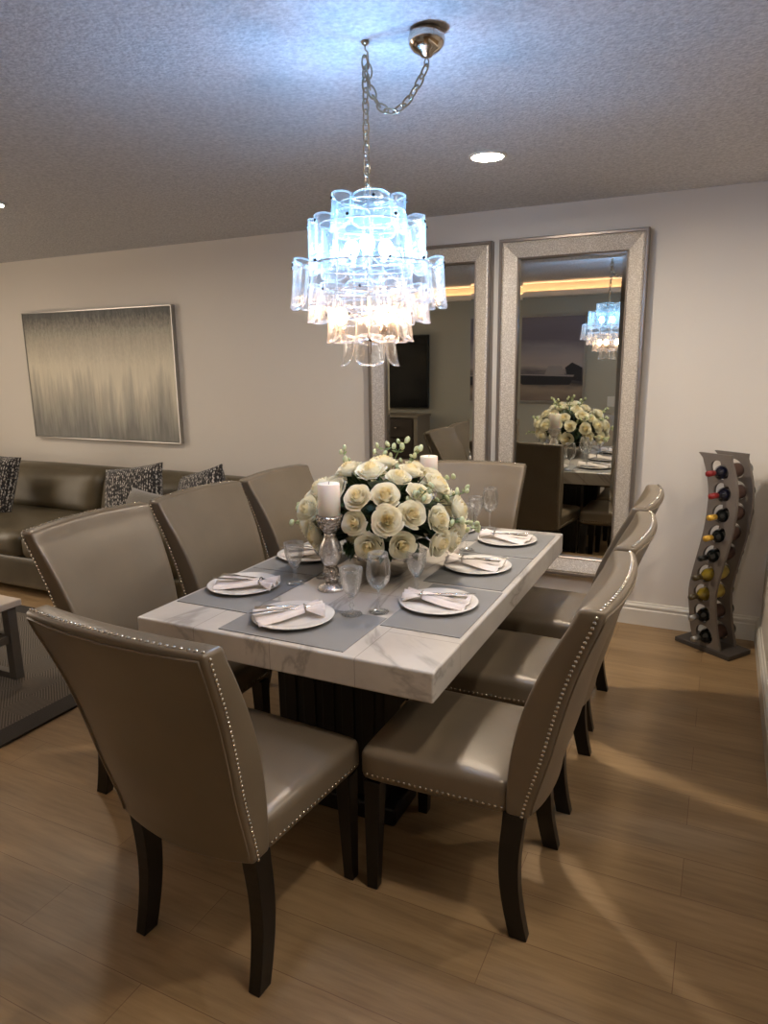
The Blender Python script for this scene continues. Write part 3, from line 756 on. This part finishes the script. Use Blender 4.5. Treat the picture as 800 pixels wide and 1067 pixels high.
def make_goblet(label):
    t = thing('crystal_goblet', label, 'goblet', group='cut crystal goblets')
    outer = [(0.0, 0.058), (0.008, 0.060), (0.016, 0.068), (0.027, 0.090), (0.034, 0.115), (0.0375, 0.140), (0.0385, 0.158)]
    inner = [(r-0.003, z) for r, z in outer[::-1]][:-1]+[(0.0, 0.064)]
    def cut(a, j, z):
        return 1+(0.045*abs(sin(a*7)) if (z < 0.135 and j < 7) else 0)
    MB().lathe(outer+inner, 56, fac=cut).build('bowl', M['crystal'], t)
    MB().lathe([(0.0, 0.0), (0.033, 0.0), (0.0335, 0.002), (0.018, 0.005), (0.006, 0.010), (0.0045, 0.022), (0.009, 0.030), (0.0055, 0.038), (0.005, 0.050), (0.010, 0.058), (0.0, 0.060)], 28, fac=lambda a, j, z: 1+0.06*abs(sin(a*4))).build('stem', M['crystal'], t)
    return t
wg = make_wine('tall plain wine glass beside the near head plate, between two goblets'); wg.location = (-0.985, 1.985, TT+0.003); wg.location.z = TT+0.0005
gb = make_goblet('cut crystal goblet nearest the camera, right of the near head plate'); gb.location = (-1.055, 1.925, TT+0.003)
for x, y, l in ((-1.352, 2.25, 'tall plain wine glass behind the near candle holder, left of the flowers'), (-0.998, 3.262, 'tall plain wine glass in front of the far head chair'),
                (-0.97, 2.835, 'tall plain wine glass between the middle and farthest right plates')):
    again(wg, (x, y, TT+0.0026 if x > -0.976 or y > 3 else TT+0.0005), 0, l)
for x, y, l in ((-0.945, 2.212, 'cut crystal goblet beside the nearest right plate, in front of the bowl'), (-1.41, 2.135, 'cut crystal goblet beside the nearest left plate, left of the near candle holder'),
                (-0.962, 2.735, 'cut crystal goblet beside the middle right plate'), (-1.062, 3.235, 'cut crystal goblet at the far head place, left of a wine glass'),
                (-1.36, 2.62, 'cut crystal goblet behind the flowers on the left side')):
    again(gb, (x, y, TT+0.003 if (x < -1.385 or x > -0.976 or y > 3) else TT+0.0005), 0, l)
def make_holder(label, candle_label, loc):
    t = thing('candle_holder', label, 'candle holder', loc, group='mercury glass candle holders')
    MB().lathe([(0.0, 0), (0.052, 0), (0.054, 0.006), (0.048, 0.014), (0.030, 0.022), (0.022, 0.030)], 32).build('base', M['mercury'], t)
    MB().lathe([(0.022, 0.030), (0.030, 0.036), (0.031, 0.044), (0.023, 0.052), (0.029, 0.060), (0.030, 0.070), (0.027, 0.080), (0.020, 0.086)], 32, fac=lambda a, j, z: 1+0.03*sin(a*12)).build('stem_knob', M['mosaic'], t)
    MB().lathe([(0.020, 0.086), (0.030, 0.098), (0.040, 0.120), (0.0425, 0.140), (0.038, 0.165), (0.026, 0.190), (0.021, 0.205), (0.022, 0.212)], 36).build('belly', M['mercury'], t)
    MB().lathe([(0.022, 0.212), (0.028, 0.220), (0.042, 0.240), (0.047, 0.262), (0.049, 0.277), (0.045, 0.279), (0.0, 0.274)], 40, fac=lambda a, j, z: 1+0.025*sin(a*16)).build('cup', M['mosaic'], t)
    c = thing('pillar_candle', candle_label, 'candle', (loc[0], loc[1], loc[2]+0.2785), group='ivory pillar candles')
    MB().lathe([(0.0, 0), (0.038, 0), (0.040, 0.002), (0.040, 0.113), (0.038, 0.116), (0.020, 0.113), (0.0, 0.112)], 40).build('wax_body', M['wax'], c)
    MB().tube([(0, 0, 0.111), (0.001, 0, 0.118), (0.003, 0.001, 0.123)], 0.0011, 6).build('wick', M['leg'], c)
make_holder('silver mercury glass candle holder nearest the camera, left of the bowl', 'ivory pillar candle on the near holder, in front of the roses', (-1.252, 2.135, TT+0.0005))
make_holder('silver mercury glass candle holder hidden behind the flowers toward the mirrors', 'ivory pillar candle behind the roses, in front of the far head chair', (-1.19, 2.935, TT+0.0005))

# ------------------------------------------------------------------ floral arrangement
def rose_mesh():
    b = MB(); rng = random.Random(3)
    for i in range(32):
        k = i/31; R = 0.004+0.041*k**0.92; Ht = 0.050-0.020*k**1.6; ph = i*2.39996; spread = 1.25-0.50*k
        vs = []; fs = []; nu, nv = 9, 7; roll_ = 0.0045*k
        for a in range(nu+1):
            u = 2*a/nu-1
            for c in range(nv+1):
                v = c/nv
                r = R*(0.22+0.78*sin(min(1, v*1.05)*pi/2))+roll_*max(0, v-0.7)/0.3+0.0015*sin(3*u+i*1.7)*v
                z = Ht*v*(1-0.16*abs(u)**2.5*v)-roll_*1.1*max(0, v-0.8)/0.2
                if k < 0.55: r *= 1-0.22*(1-k/0.55)*v**2
                r += 0.0022*u*v                      # one edge tucks under the next petal
                an = ph+u*spread*(0.45+0.55*sin(pi*min(1, v*0.60+0.12)))
                vs.append((r*cos(an), r*sin(an), z))
        for a in range(nu):
            for c in range(nv): q = a*(nv+1)+c; fs.append((q, q+nv+1, q+nv+2, q+1))
        b.add(vs, fs, True)
    return b
def arrangement():
    C0 = Vector((-1.165, 2.405, TT+0.0005))
    t = thing('floral_arrangement', 'domed arrangement of ivory roses in a silver bowl at the table centre', 'flower arrangement', C0)
    MB().lathe([(0, 0), (0.07, 0), (0.085, 0.006), (0.118, 0.035), (0.134, 0.075), (0.136, 0.100), (0.131, 0.100), (0.112, 0.04), (0.07, 0.014), (0, 0.012)], 48).build('bowl', M['chrome'], t)
    # soil-green core under the flowers and leaves
    rng = random.Random(11)
    b = MB()
    b.sphere((0, 0, 0.235), 0.165, 20, 12, (1.2, 1.2, 0.78))
    def leaf(p, d, L, W):
        d = Vector(d).normalized(); s_ = d.cross(Vector((rng.uniform(-.3, .3), rng.uniform(-.3, .3), 1))).normalized(); n_ = s_.cross(d); vs = []; fs = []
        for i in range(6):
            k_ = i/5; w_ = W*sin(pi*(0.06+0.94*k_)**0.8)*(1 if i < 5 else 0.02); q = Vector(p)+d*L*k_-n_*0.25*L*k_*k_
            vs += [q-s_*w_+n_*w_*0.35, q, q+s_*w_+n_*w_*0.35]
        for i in range(5):
            a = i*3; fs += [(a, a+1, a+4, a+3), (a+1, a+2, a+5, a+4)]
        b.add([tuple(x) for x in vs], fs, True)
    for i in range(330):
        an = rng.uniform(0, 2*pi); el = rng.uniform(-0.25, 1.1)
        d = Vector((cos(an)*cos(el), sin(an)*cos(el), sin(el))); base = Vector((0, 0, 0.19))+Vector((d.x*0.19, d.y*0.19, d.z*0.13))
        dd = d+Vector((rng.uniform(-.5, .5), rng.uniform(-.5, .5), rng.uniform(-.5, .3)))
        leaf(base, dd, rng.uniform(0.06, 0.12), rng.uniform(0.014, 0.026))
    tag(b.build('foliage', M['leaf'], t), kind='stuff')
    # roses
    rb = rose_mesh(); proto = rb.build('rose', M['rose'], t); me = proto.data
    me.materials.append(M['rosein'])
    per = len(me.polygons)//32
    for i, p in enumerate(me.polygons): p.material_index = 1 if i//per < 11 else 0
    pts = []
    layers = [(8, 1, 0.0), (24, 9, 0.3), (46, 13, 0.1), (70, 15, 0.5), (92, 14, 0.2)]
    layers = [(4, 1, 0.0), (29, 7, 0.3), (53, 12, 0.1), (77, 15, 0.35), (100, 14, 0.1)]
    for th, n, ofs in layers:
        for j in range(n):
            a = 2*pi*(j+ofs)/n+rng.uniform(-.10, .10); thr = radians(th+rng.uniform(-5, 5))
            d = Vector((sin(thr)*cos(a), sin(thr)*sin(a), cos(thr)))
            rr = rng.uniform(0.95, 1.06)
            pts.append((Vector((d.x*0.285*rr, d.y*0.285*rr, 0.222+d.z*0.215*rr)), Vector((d.x, d.y, d.z*1.15+0.12)), rng.uniform(1.05, 1.30)))
    # keep the blooms clear of the near candle
    cv = Vector((-0.087, -0.270, 0)); fixed = []
    for p, d, s_ in pts:
        away = Vector((p.x-cv.x, p.y-cv.y, 0)); need = 0.050*s_+0.046
        if away.length < need: away = (away.normalized() if away.y > 0 else Vector((away.x, abs(away.y)+0.02, 0)).normalized()); p = Vector((cv.x+away.x*need, cv.y+away.y*need, p.z))
        fixed.append((p, d, s_))
    pts = fixed
    o = proto
    for i, (p, d, s_) in enumerate(pts):
        if i: o = proto.copy(); COL.objects.link(o); o.parent = t
        q = d.normalized().to_track_quat('Z', 'Y').to_matrix().to_4x4() @ Matrix.Rotation(rng.uniform(0, 6.28), 4, 'Z')
        o.matrix_basis = Matrix.Translation(p-d.normalized()*0.028) @ q @ Matrix.Diagonal((s_, s_, s_, 1))
    # sprigs with buds
    dirs = [(-1.0, -0.15, 0.12), (-0.95, -0.5, 0.45), (-0.55, -0.1, 1.15), (0.05, 0.5, 1.35), (0.35, 0.35, 1.2), (0.85, 0.3, 0.55), (1.0, -0.1, 0.28), (0.75, -0.5, 0.7), (-0.3, 0.6, 1.1), (0.55, 0.8, 0.7), (0.9, 0.5, 0.1), (-0.9, 0.4, 0.6), (-0.75, -0.65, 0.15), (0.15, -0.35, 1.2)]
    bud0 = None
    for d in dirs[:12]:
        d = Vector(d).normalized(); L = 0.36+rng.uniform(-0.02, 0.04); side = d.cross(Vector((0, 0, 1))).normalized() if abs(d.z) < .95 else Vector((1, 0, 0))
        sg = MB(); tips = []; path = [Vector((0, 0, 0.13))+d*L*q_+Vector((0, 0, 0.03))*sin(q_*3)+side*0.015*sin(q_*7) for q_ in [i/8 for i in range(9)]]
        sg.tube(path, 0.0022, 6)
        for j in range(5, 9):
            for sd in (-1, 1):
                tip = path[j]+side*sd*(0.012+0.022*rng.random())+d*0.016+Vector((0, 0, rng.uniform(-.01, .012)))
                sg.tube([path[j], tip], 0.0012, 5)
                tips.append((tip, rng.uniform(0.7, 1.25)))
                # narrow leaf
                q0 = path[j]; q1 = q0+side*sd*0.03-d*0.004+Vector((0, 0, 0.012)); w_ = d*0.005
                sg.add([tuple(q0), tuple((q0+q1)/2+w_), tuple(q1), tuple((q0+q1)/2-w_)], [(0, 1, 2, 3)])
        so = sg.build('sprig', M['sprig'], t)
        for tip, k_ in tips:
            if bud0 is None: bud0 = o_ = MB().sphere((0, 0, 0), 0.0088, 10, 8, (1, 1, 1.5)).build('bud', M['bud'], so)
            else: o_ = bud0.copy(); COL.objects.link(o_); o_.parent = so
            o_.location = tip; o_.scale = (k_,)*3; o_.rotation_euler = (rng.uniform(-.7, .7), rng.uniform(-.7, .7), 0)
arrangement()

# ------------------------------------------------------------------ chandelier with swag chain
def chandelier():
    HX, HY = -0.970, 1.924
    t = thing('chandelier', 'tiered glass petal chandelier glowing blue above and amber below on swag chain', 'chandelier', (HX, HY, 2.44))
    g = lambda x, y, z: (x-HX, y-HY, z-2.44)
    CX, CY_ = -0.792, 1.936
    MB().lathe([(0.0, 0), (0.036, 0), (0.046, -0.010), (0.050, -0.024), (0.047, -0.038), (0.034, -0.052), (0.020, -0.058), (0.014, -0.066), (0.0, -0.070)], 40, g(CX, CY_, 2.44)).build('canopy', M['chrome'], t)
    MB().tube([g(CX, CY_, 2.372), g(CX+0.006, CY_, 2.365), g(CX+0.006, CY_, 2.356), g(CX, CY_, 2.350), g(CX-0.006, CY_, 2.356), g(CX-0.006, CY_, 2.365)], 0.0018, 6, True).build('canopy_loop', M['chain'], t)
    b = MB(); b.lathe([(0, 0), (0.011, 0), (0.012, -0.004), (0.006, -0.009), (0, -0.010)], 20, g(HX, HY, 2.44))
    b.tube([g(HX, HY, 2.431), g(HX, HY, 2.420), g(HX+0.007, HY, 2.412), g(HX+0.006, HY, 2.403), g(HX-0.002, HY, 2.400), g(HX-0.007, HY, 2.406)], 0.0022, 8)
    b.build('hook', M['chain'], t)
    def link(b, p, d, k, L=0.020, W=0.0100, r=0.0027):
        d = Vector(d).normalized(); up = Vector((0, 1, 0)) if abs(d.y) < .9 else Vector((1, 0, 0)); s_ = d.cross(up).normalized(); n_ = s_.cross(d)
        s2 = s_ if k % 2 else n_; s2 = (s2+(n_ if k % 2 else -s_)*0.45).normalized()
        b.tube([Vector(p)+d*L*sin(a)*(1 if True else 1)+s2*W*cos(a) for a in [2*pi*i/14 for i in range(14)]], r, 6, True)
    ch = MB(); n = 12; z0, z1 = 2.402, 2.052
    for i in range(13):
        z = z0-0.016-(z0-0.016-z1-0.008)*i/12; link(ch, g(HX-0.001, HY, z), (0, 0, 1), i)
    ch.build('hanging_chain', M['chain'], t)
    # swag: hangs along the vertical chain, then loops up to the canopy
    path = [(HX+0.008, 2.405), (HX+0.009, 2.36), (HX+0.013, 2.325), (HX+0.026, 2.293), (HX+0.044, 2.270), (HX+0.066, 2.256), (HX+0.086, 2.254), (HX+0.108, 2.262), (HX+0.132, 2.282), (HX+0.152, 2.308), (HX+0.168, 2.334), (CX, 2.352)]
    P = [Vector(g(x, HY+(CY_-HY)*(x-HX)/(CX-HX), z)) for x, z in path]
    cum = [0]
    for a, c in zip(P, P[1:]): cum.append(cum[-1]+(c-a).length)
    def at(s_):
        for i in range(len(P)-1):
            if s_ <= cum[i+1]: return P[i].lerp(P[i+1], (s_-cum[i])/(cum[i+1]-cum[i]))
        return P[-1]
    sw = MB(); m = 12
    for i in range(m):
        s_ = cum[-1]*(i+0.5)/m; d = at(min(cum[-1], s_+0.012))-at(max(0, s_-0.012)); link(sw, at(s_), d, i)
    sw.build('swag_chain', M['chain'], t)
    # inner frame: rings and spokes
    TI = [ # radius, top z, height, n, half width, flare, rotation
        (0.078, 2.040, 0.100, 5, 0.054, 0.004, 0.30), (0.142, 1.978, 0.150, 9, 0.054, 0.004, 0.0), (0.192, 1.866, 0.132, 13, 0.049, 0.012, 0.12),
        (0.145, 1.796, 0.105, 10, 0.048, 0.010, 0.0), (0.092, 1.728, 0.095, 7, 0.045, 0.010, 0.2), (0.044, 1.655, 0.088, 4, 0.040, 0.014, 0.5)]
    fr = MB()
    for R, zt, h, nn, hw, fl, rot in TI:
        fr.tube([g(HX+R*cos(a), HY+R*sin(a), zt-0.014) for a in [2*pi*i/36 for i in range(36)]], 0.0025, 6, True)
        for q_ in range(3): a = q_*2*pi/3+rot; fr.tube([g(HX, HY, zt-0.014), g(HX+R*cos(a), HY+R*sin(a), zt-0.014)], 0.002, 6)
    fr.tube([g(HX, HY, 2.052), g(HX, HY, 1.60)], 0.005, 10)
    fr.build('frame', M['chrome'], t)
    rng = random.Random(5)
    for ti, (R, zt, h, nn, hw, fl, rot) in enumerate(TI):
        for variant in range(1):
            b = MB(); nu, nv = 14, 12; vs = []; fs = []; th = 0.0035
            for side in (0, 1):
                for i in range(nu+1):
                    u = 2*i/nu-1
                    for j in range(nv+1):
                        v = j/nv
                        rb = 0.34; # corner rounding as share of height
                        # shape the outline: columns end on a rounded curve
                        zb = h*(1-0.16*max(0, abs(u)-0.6)**2/0.16-0.03*u*u); ztp = h*0.07*max(0, abs(u)-0.5)**2/0.25
                        zz = ztp+(zb-ztp)*v
                        wv = hw*(0.93+0.10*v)
                        bul = 0.032*(1-abs(u)**2.0)*(1-0.12*v)
                        out = bul+fl*v*v+0.0015*sin(6*u+4*v)-side*th
                        vs.append((out, u*wv, -zz))
            q = (nu+1)*(nv+1)
            for side in (0, 1):
                for i in range(nu):
                    for j in range(nv): a = side*q+i*(nv+1)+j; f = (a, a+1, a+nv+2, a+nv+1); fs.append(f if side == 0 else f[::-1])
            ed = [(i, 0) for i in range(nu)]+[(nu, j) for j in range(nv)]+[(nu-i, nv) for i in range(nu)]+[(0, nv-j) for j in range(nv)]
            for k_ in range(len(ed)):
                a = ed[k_]; c = ed[(k_+1) % len(ed)]; a = a[0]*(nv+1)+a[1]; c = c[0]*(nv+1)+c[1]; fs.append((a, c, q+c, q+a))
            b.add(vs, fs, True); proto = b.build('glass_petal', M['tile'], t)
            rimp = []
            for i in range(0, nu+1): rimp.append(vs[i*(nv+1)])
            for j in range(1, nv+1): rimp.append(vs[nu*(nv+1)+j])
            for i in range(1, nu+1): rimp.append(vs[(nu-i)*(nv+1)+nv])
            for j in range(1, nv): rimp.append(vs[nv-j])
            rimp = [(x-th/2, y, z) for x, y, z in rimp]
            rim = MB().tube(rimp, 0.0026, 6, True).build('rim', M['glassrim'], proto)
            sc = MB().lathe([(0.0, 0.0), (0.0045, 0.0), (0.0045, 0.003), (0.0, 0.004)], 10).build('screw', M['leg'], proto)
            sc.location = (0.034, 0, -0.016); sc.rotation_euler = (0, radians(90), 0)
            for i in range(nn):
                a = 2*pi*i/nn+rot+rng.uniform(-.03, .03)
                o = proto if i == 0 else copy_tree(proto, t)
                o.location = g(HX+R*cos(a), HY+R*sin(a), zt+rng.uniform(-.003, .003)); o.rotation_euler = (0, rng.uniform(-.05, .03), a)
    def bulb(x, y, z, mat, up):
        o = MB().sphere((0, 0, 0), 0.021, 16, 10, (1, 1, 1.15)).build('bulb', M[mat], t, g(x, y, z))
        MB().lathe([(0.0, 0), (0.012, 0), (0.012, 0.026), (0, 0.028)], 16, (0, 0, -0.052 if up else 0.024)).build('socket', M['chrome'], o)
    for q_ in range(3):
        a = q_*2*pi/3-1.15; bulb(HX+0.058*cos(a), HY+0.058*sin(a), 1.905, 'bulb_blue', True)
    for q_ in range(3):
        a = q_*2*pi/3-0.55; bulb(HX+0.085*cos(a), HY+0.085*sin(a), 1.712, 'bulb_warm', True)
M['glassrim'] = mat_glass('petal_rim_glass', 0.12, edge=0.25, rough=0.1, refl=0.4)
chandelier()

# ------------------------------------------------------------------ wine rack
def wine_rack():
    ax = Vector((0.8227, -0.5684, 0)); nx = Vector((0.5684, 0.8227, 0))      # board width direction, bottle direction
    ang = atan2(ax.y, ax.x); C0 = Vector((0.045, 4.062, 0))
    t = thing('wine_rack', 'grey S-curved wooden wine rack on a dark base in the corner by the half wall', 'wine rack', C0, ang)
    MB().box((-0.168, -0.094, 0.0), (0.168, 0.094, 0.026)).build('base', M['slate'], t, bevel=0.003)
    hz = [0.092+0.1135*i for i in range(9)]; hx = [-0.006, -0.026, -0.042, -0.024, 0.0, 0.022, 0.034, 0.034, 0.008]
    tab = [(0.026, 0.022)]+list(zip(hz, hx))+[(1.075, -0.03)]
    def xc(z):
        s_ = 0
        for d in (-0.05, -0.03, -0.015, 0, 0.015, 0.03, 0.05): s_ += interp(tab, z+d)[0]
        return s_/7
    R = 0.0495; HW = 0.082
    for yy in (-0.066, 0.066):
        b = MB(); vs = []; fs = []; idx = {}
        def V(x, z):
            key = (round(x, 5), round(z, 5))
            if key not in idx: idx[key] = len(vs); vs.append((x+xc(z), yy, z))
            return idx[key]
        half = 0.1135/2
        for i, z in enumerate(hz):
            lo = z-half if i else 0.026; hi = z+half if i < 8 else 1.062
            lo = z-half; hi = z+half
            ring = []
            for q_ in range(32):
                a = 2*pi*q_/32; dx, dz = cos(a), sin(a)
                # point on the cell outline; snap the corners
                s_ = min(HW/abs(dx) if abs(dx) > 1e-6 else 9, half/abs(dz) if abs(dz) > 1e-6 else 9)
                ox, oz = dx*s_, dz*s_
                ring.append((V(ox if abs(ox) < HW-1e-6 else math.copysign(HW, ox), z+oz), V(R*dx, z+R*dz), (ox, oz)))
            for q_ in range(32):
                a, c = ring[q_], ring[(q_+1) % 32]
                if abs(abs(a[2][0])-HW) < 1e-5 and abs(abs(c[2][1])-half) < 1e-5 and abs(abs(c[2][0])-HW) > 1e-5 or abs(abs(c[2][0])-HW) < 1e-5 and abs(abs(a[2][1])-half) < 1e-5 and abs(abs(a[2][0])-HW) > 1e-5:
                    cx_ = math.copysign(HW, a[2][0]); cz_ = math.copysign(half, a[2][1]); k_ = V(cx_, z+cz_)
                    fs.append((a[0], k_, c[0], c[1], a[1]))
                else: fs.append((a[0], c[0], c[1], a[1]))
        zb = hz[0]-half; zt = hz[-1]+half
        fs.append((V(-HW, 0.026), V(HW, 0.026), V(HW, zb), V(-HW, zb)))
        fs.append((V(-HW, zt), V(HW, zt), V(HW+0.008, 1.082), V(-HW-0.02, 1.082)))
        b.add(vs, fs); b.build('side_board', M['rack'], t, solid=0.018)
    # bottles
    specs = [('silver', 'darkglass', 'silver'), ('silver', 'darkglass', 'silver'), ('bronze', 'olive', 'paleLabel'), ('bronze', 'olive', 'paleLabel'), ('black', 'darkglass', 'label'), ('gold', 'darkglass', 'label'), ('gold', 'darkglass', 'label'), ('red', 'blueglass', 'label'), ('red', 'blueglass', 'label')]
    labs = ['dark wine bottle with silver neck capsule in the lowest slot of the rack', 'dark wine bottle with silver neck capsule, second slot from the bottom of the rack', 'olive yellow wine bottle, lower of two in the wine rack', 'olive yellow wine bottle, upper of two in the wine rack',
            'dark wine bottle with a black capsule in the middle of the rack', 'dark wine bottle with gold capsule, lower of two in the rack', 'dark wine bottle with gold capsule, upper of two in the rack', 'dark wine bottle with red capsule, second from top of the rack', 'dark wine bottle with red capsule in the topmost slot of the rack']
    for i, (z, (cap, gl, lb)) in enumerate(zip(hz, specs)):
        c = C0+ax*xc(z); tt = thing('wine_bottle', labs[i], 'wine bottle', (c.x, c.y, z-R+0.0382+0.0005), ang, group='wine bottles in the rack')
        m = Matrix.Rotation(radians(90), 4, 'X')       # lathe z -> -y : neck points toward -y local
        def la(prof, name, mat):
            b = MB(); b.M = m; b.lathe(prof, 28); return b.build(name, M[mat], tt)
        y0 = 0.160
        la([(0, -y0), (0.034, -y0), (0.0375, -y0+0.006), (0.0375, 0.052), (0.033, 0.072), (0.019, 0.092), (0.0145, 0.108), (0.014, 0.165), (0, 0.165)], 'glass_body', gl)
        la([(0.0150, 0.118), (0.0152, 0.168), (0.0, 0.169)], 'capsule', cap)
        la([(0.0376, -0.075), (0.0379, -0.072), (0.0379, 0.025), (0.0376, 0.028)], 'label', lb if lb != 'silver' else 'label')
wine_rack()
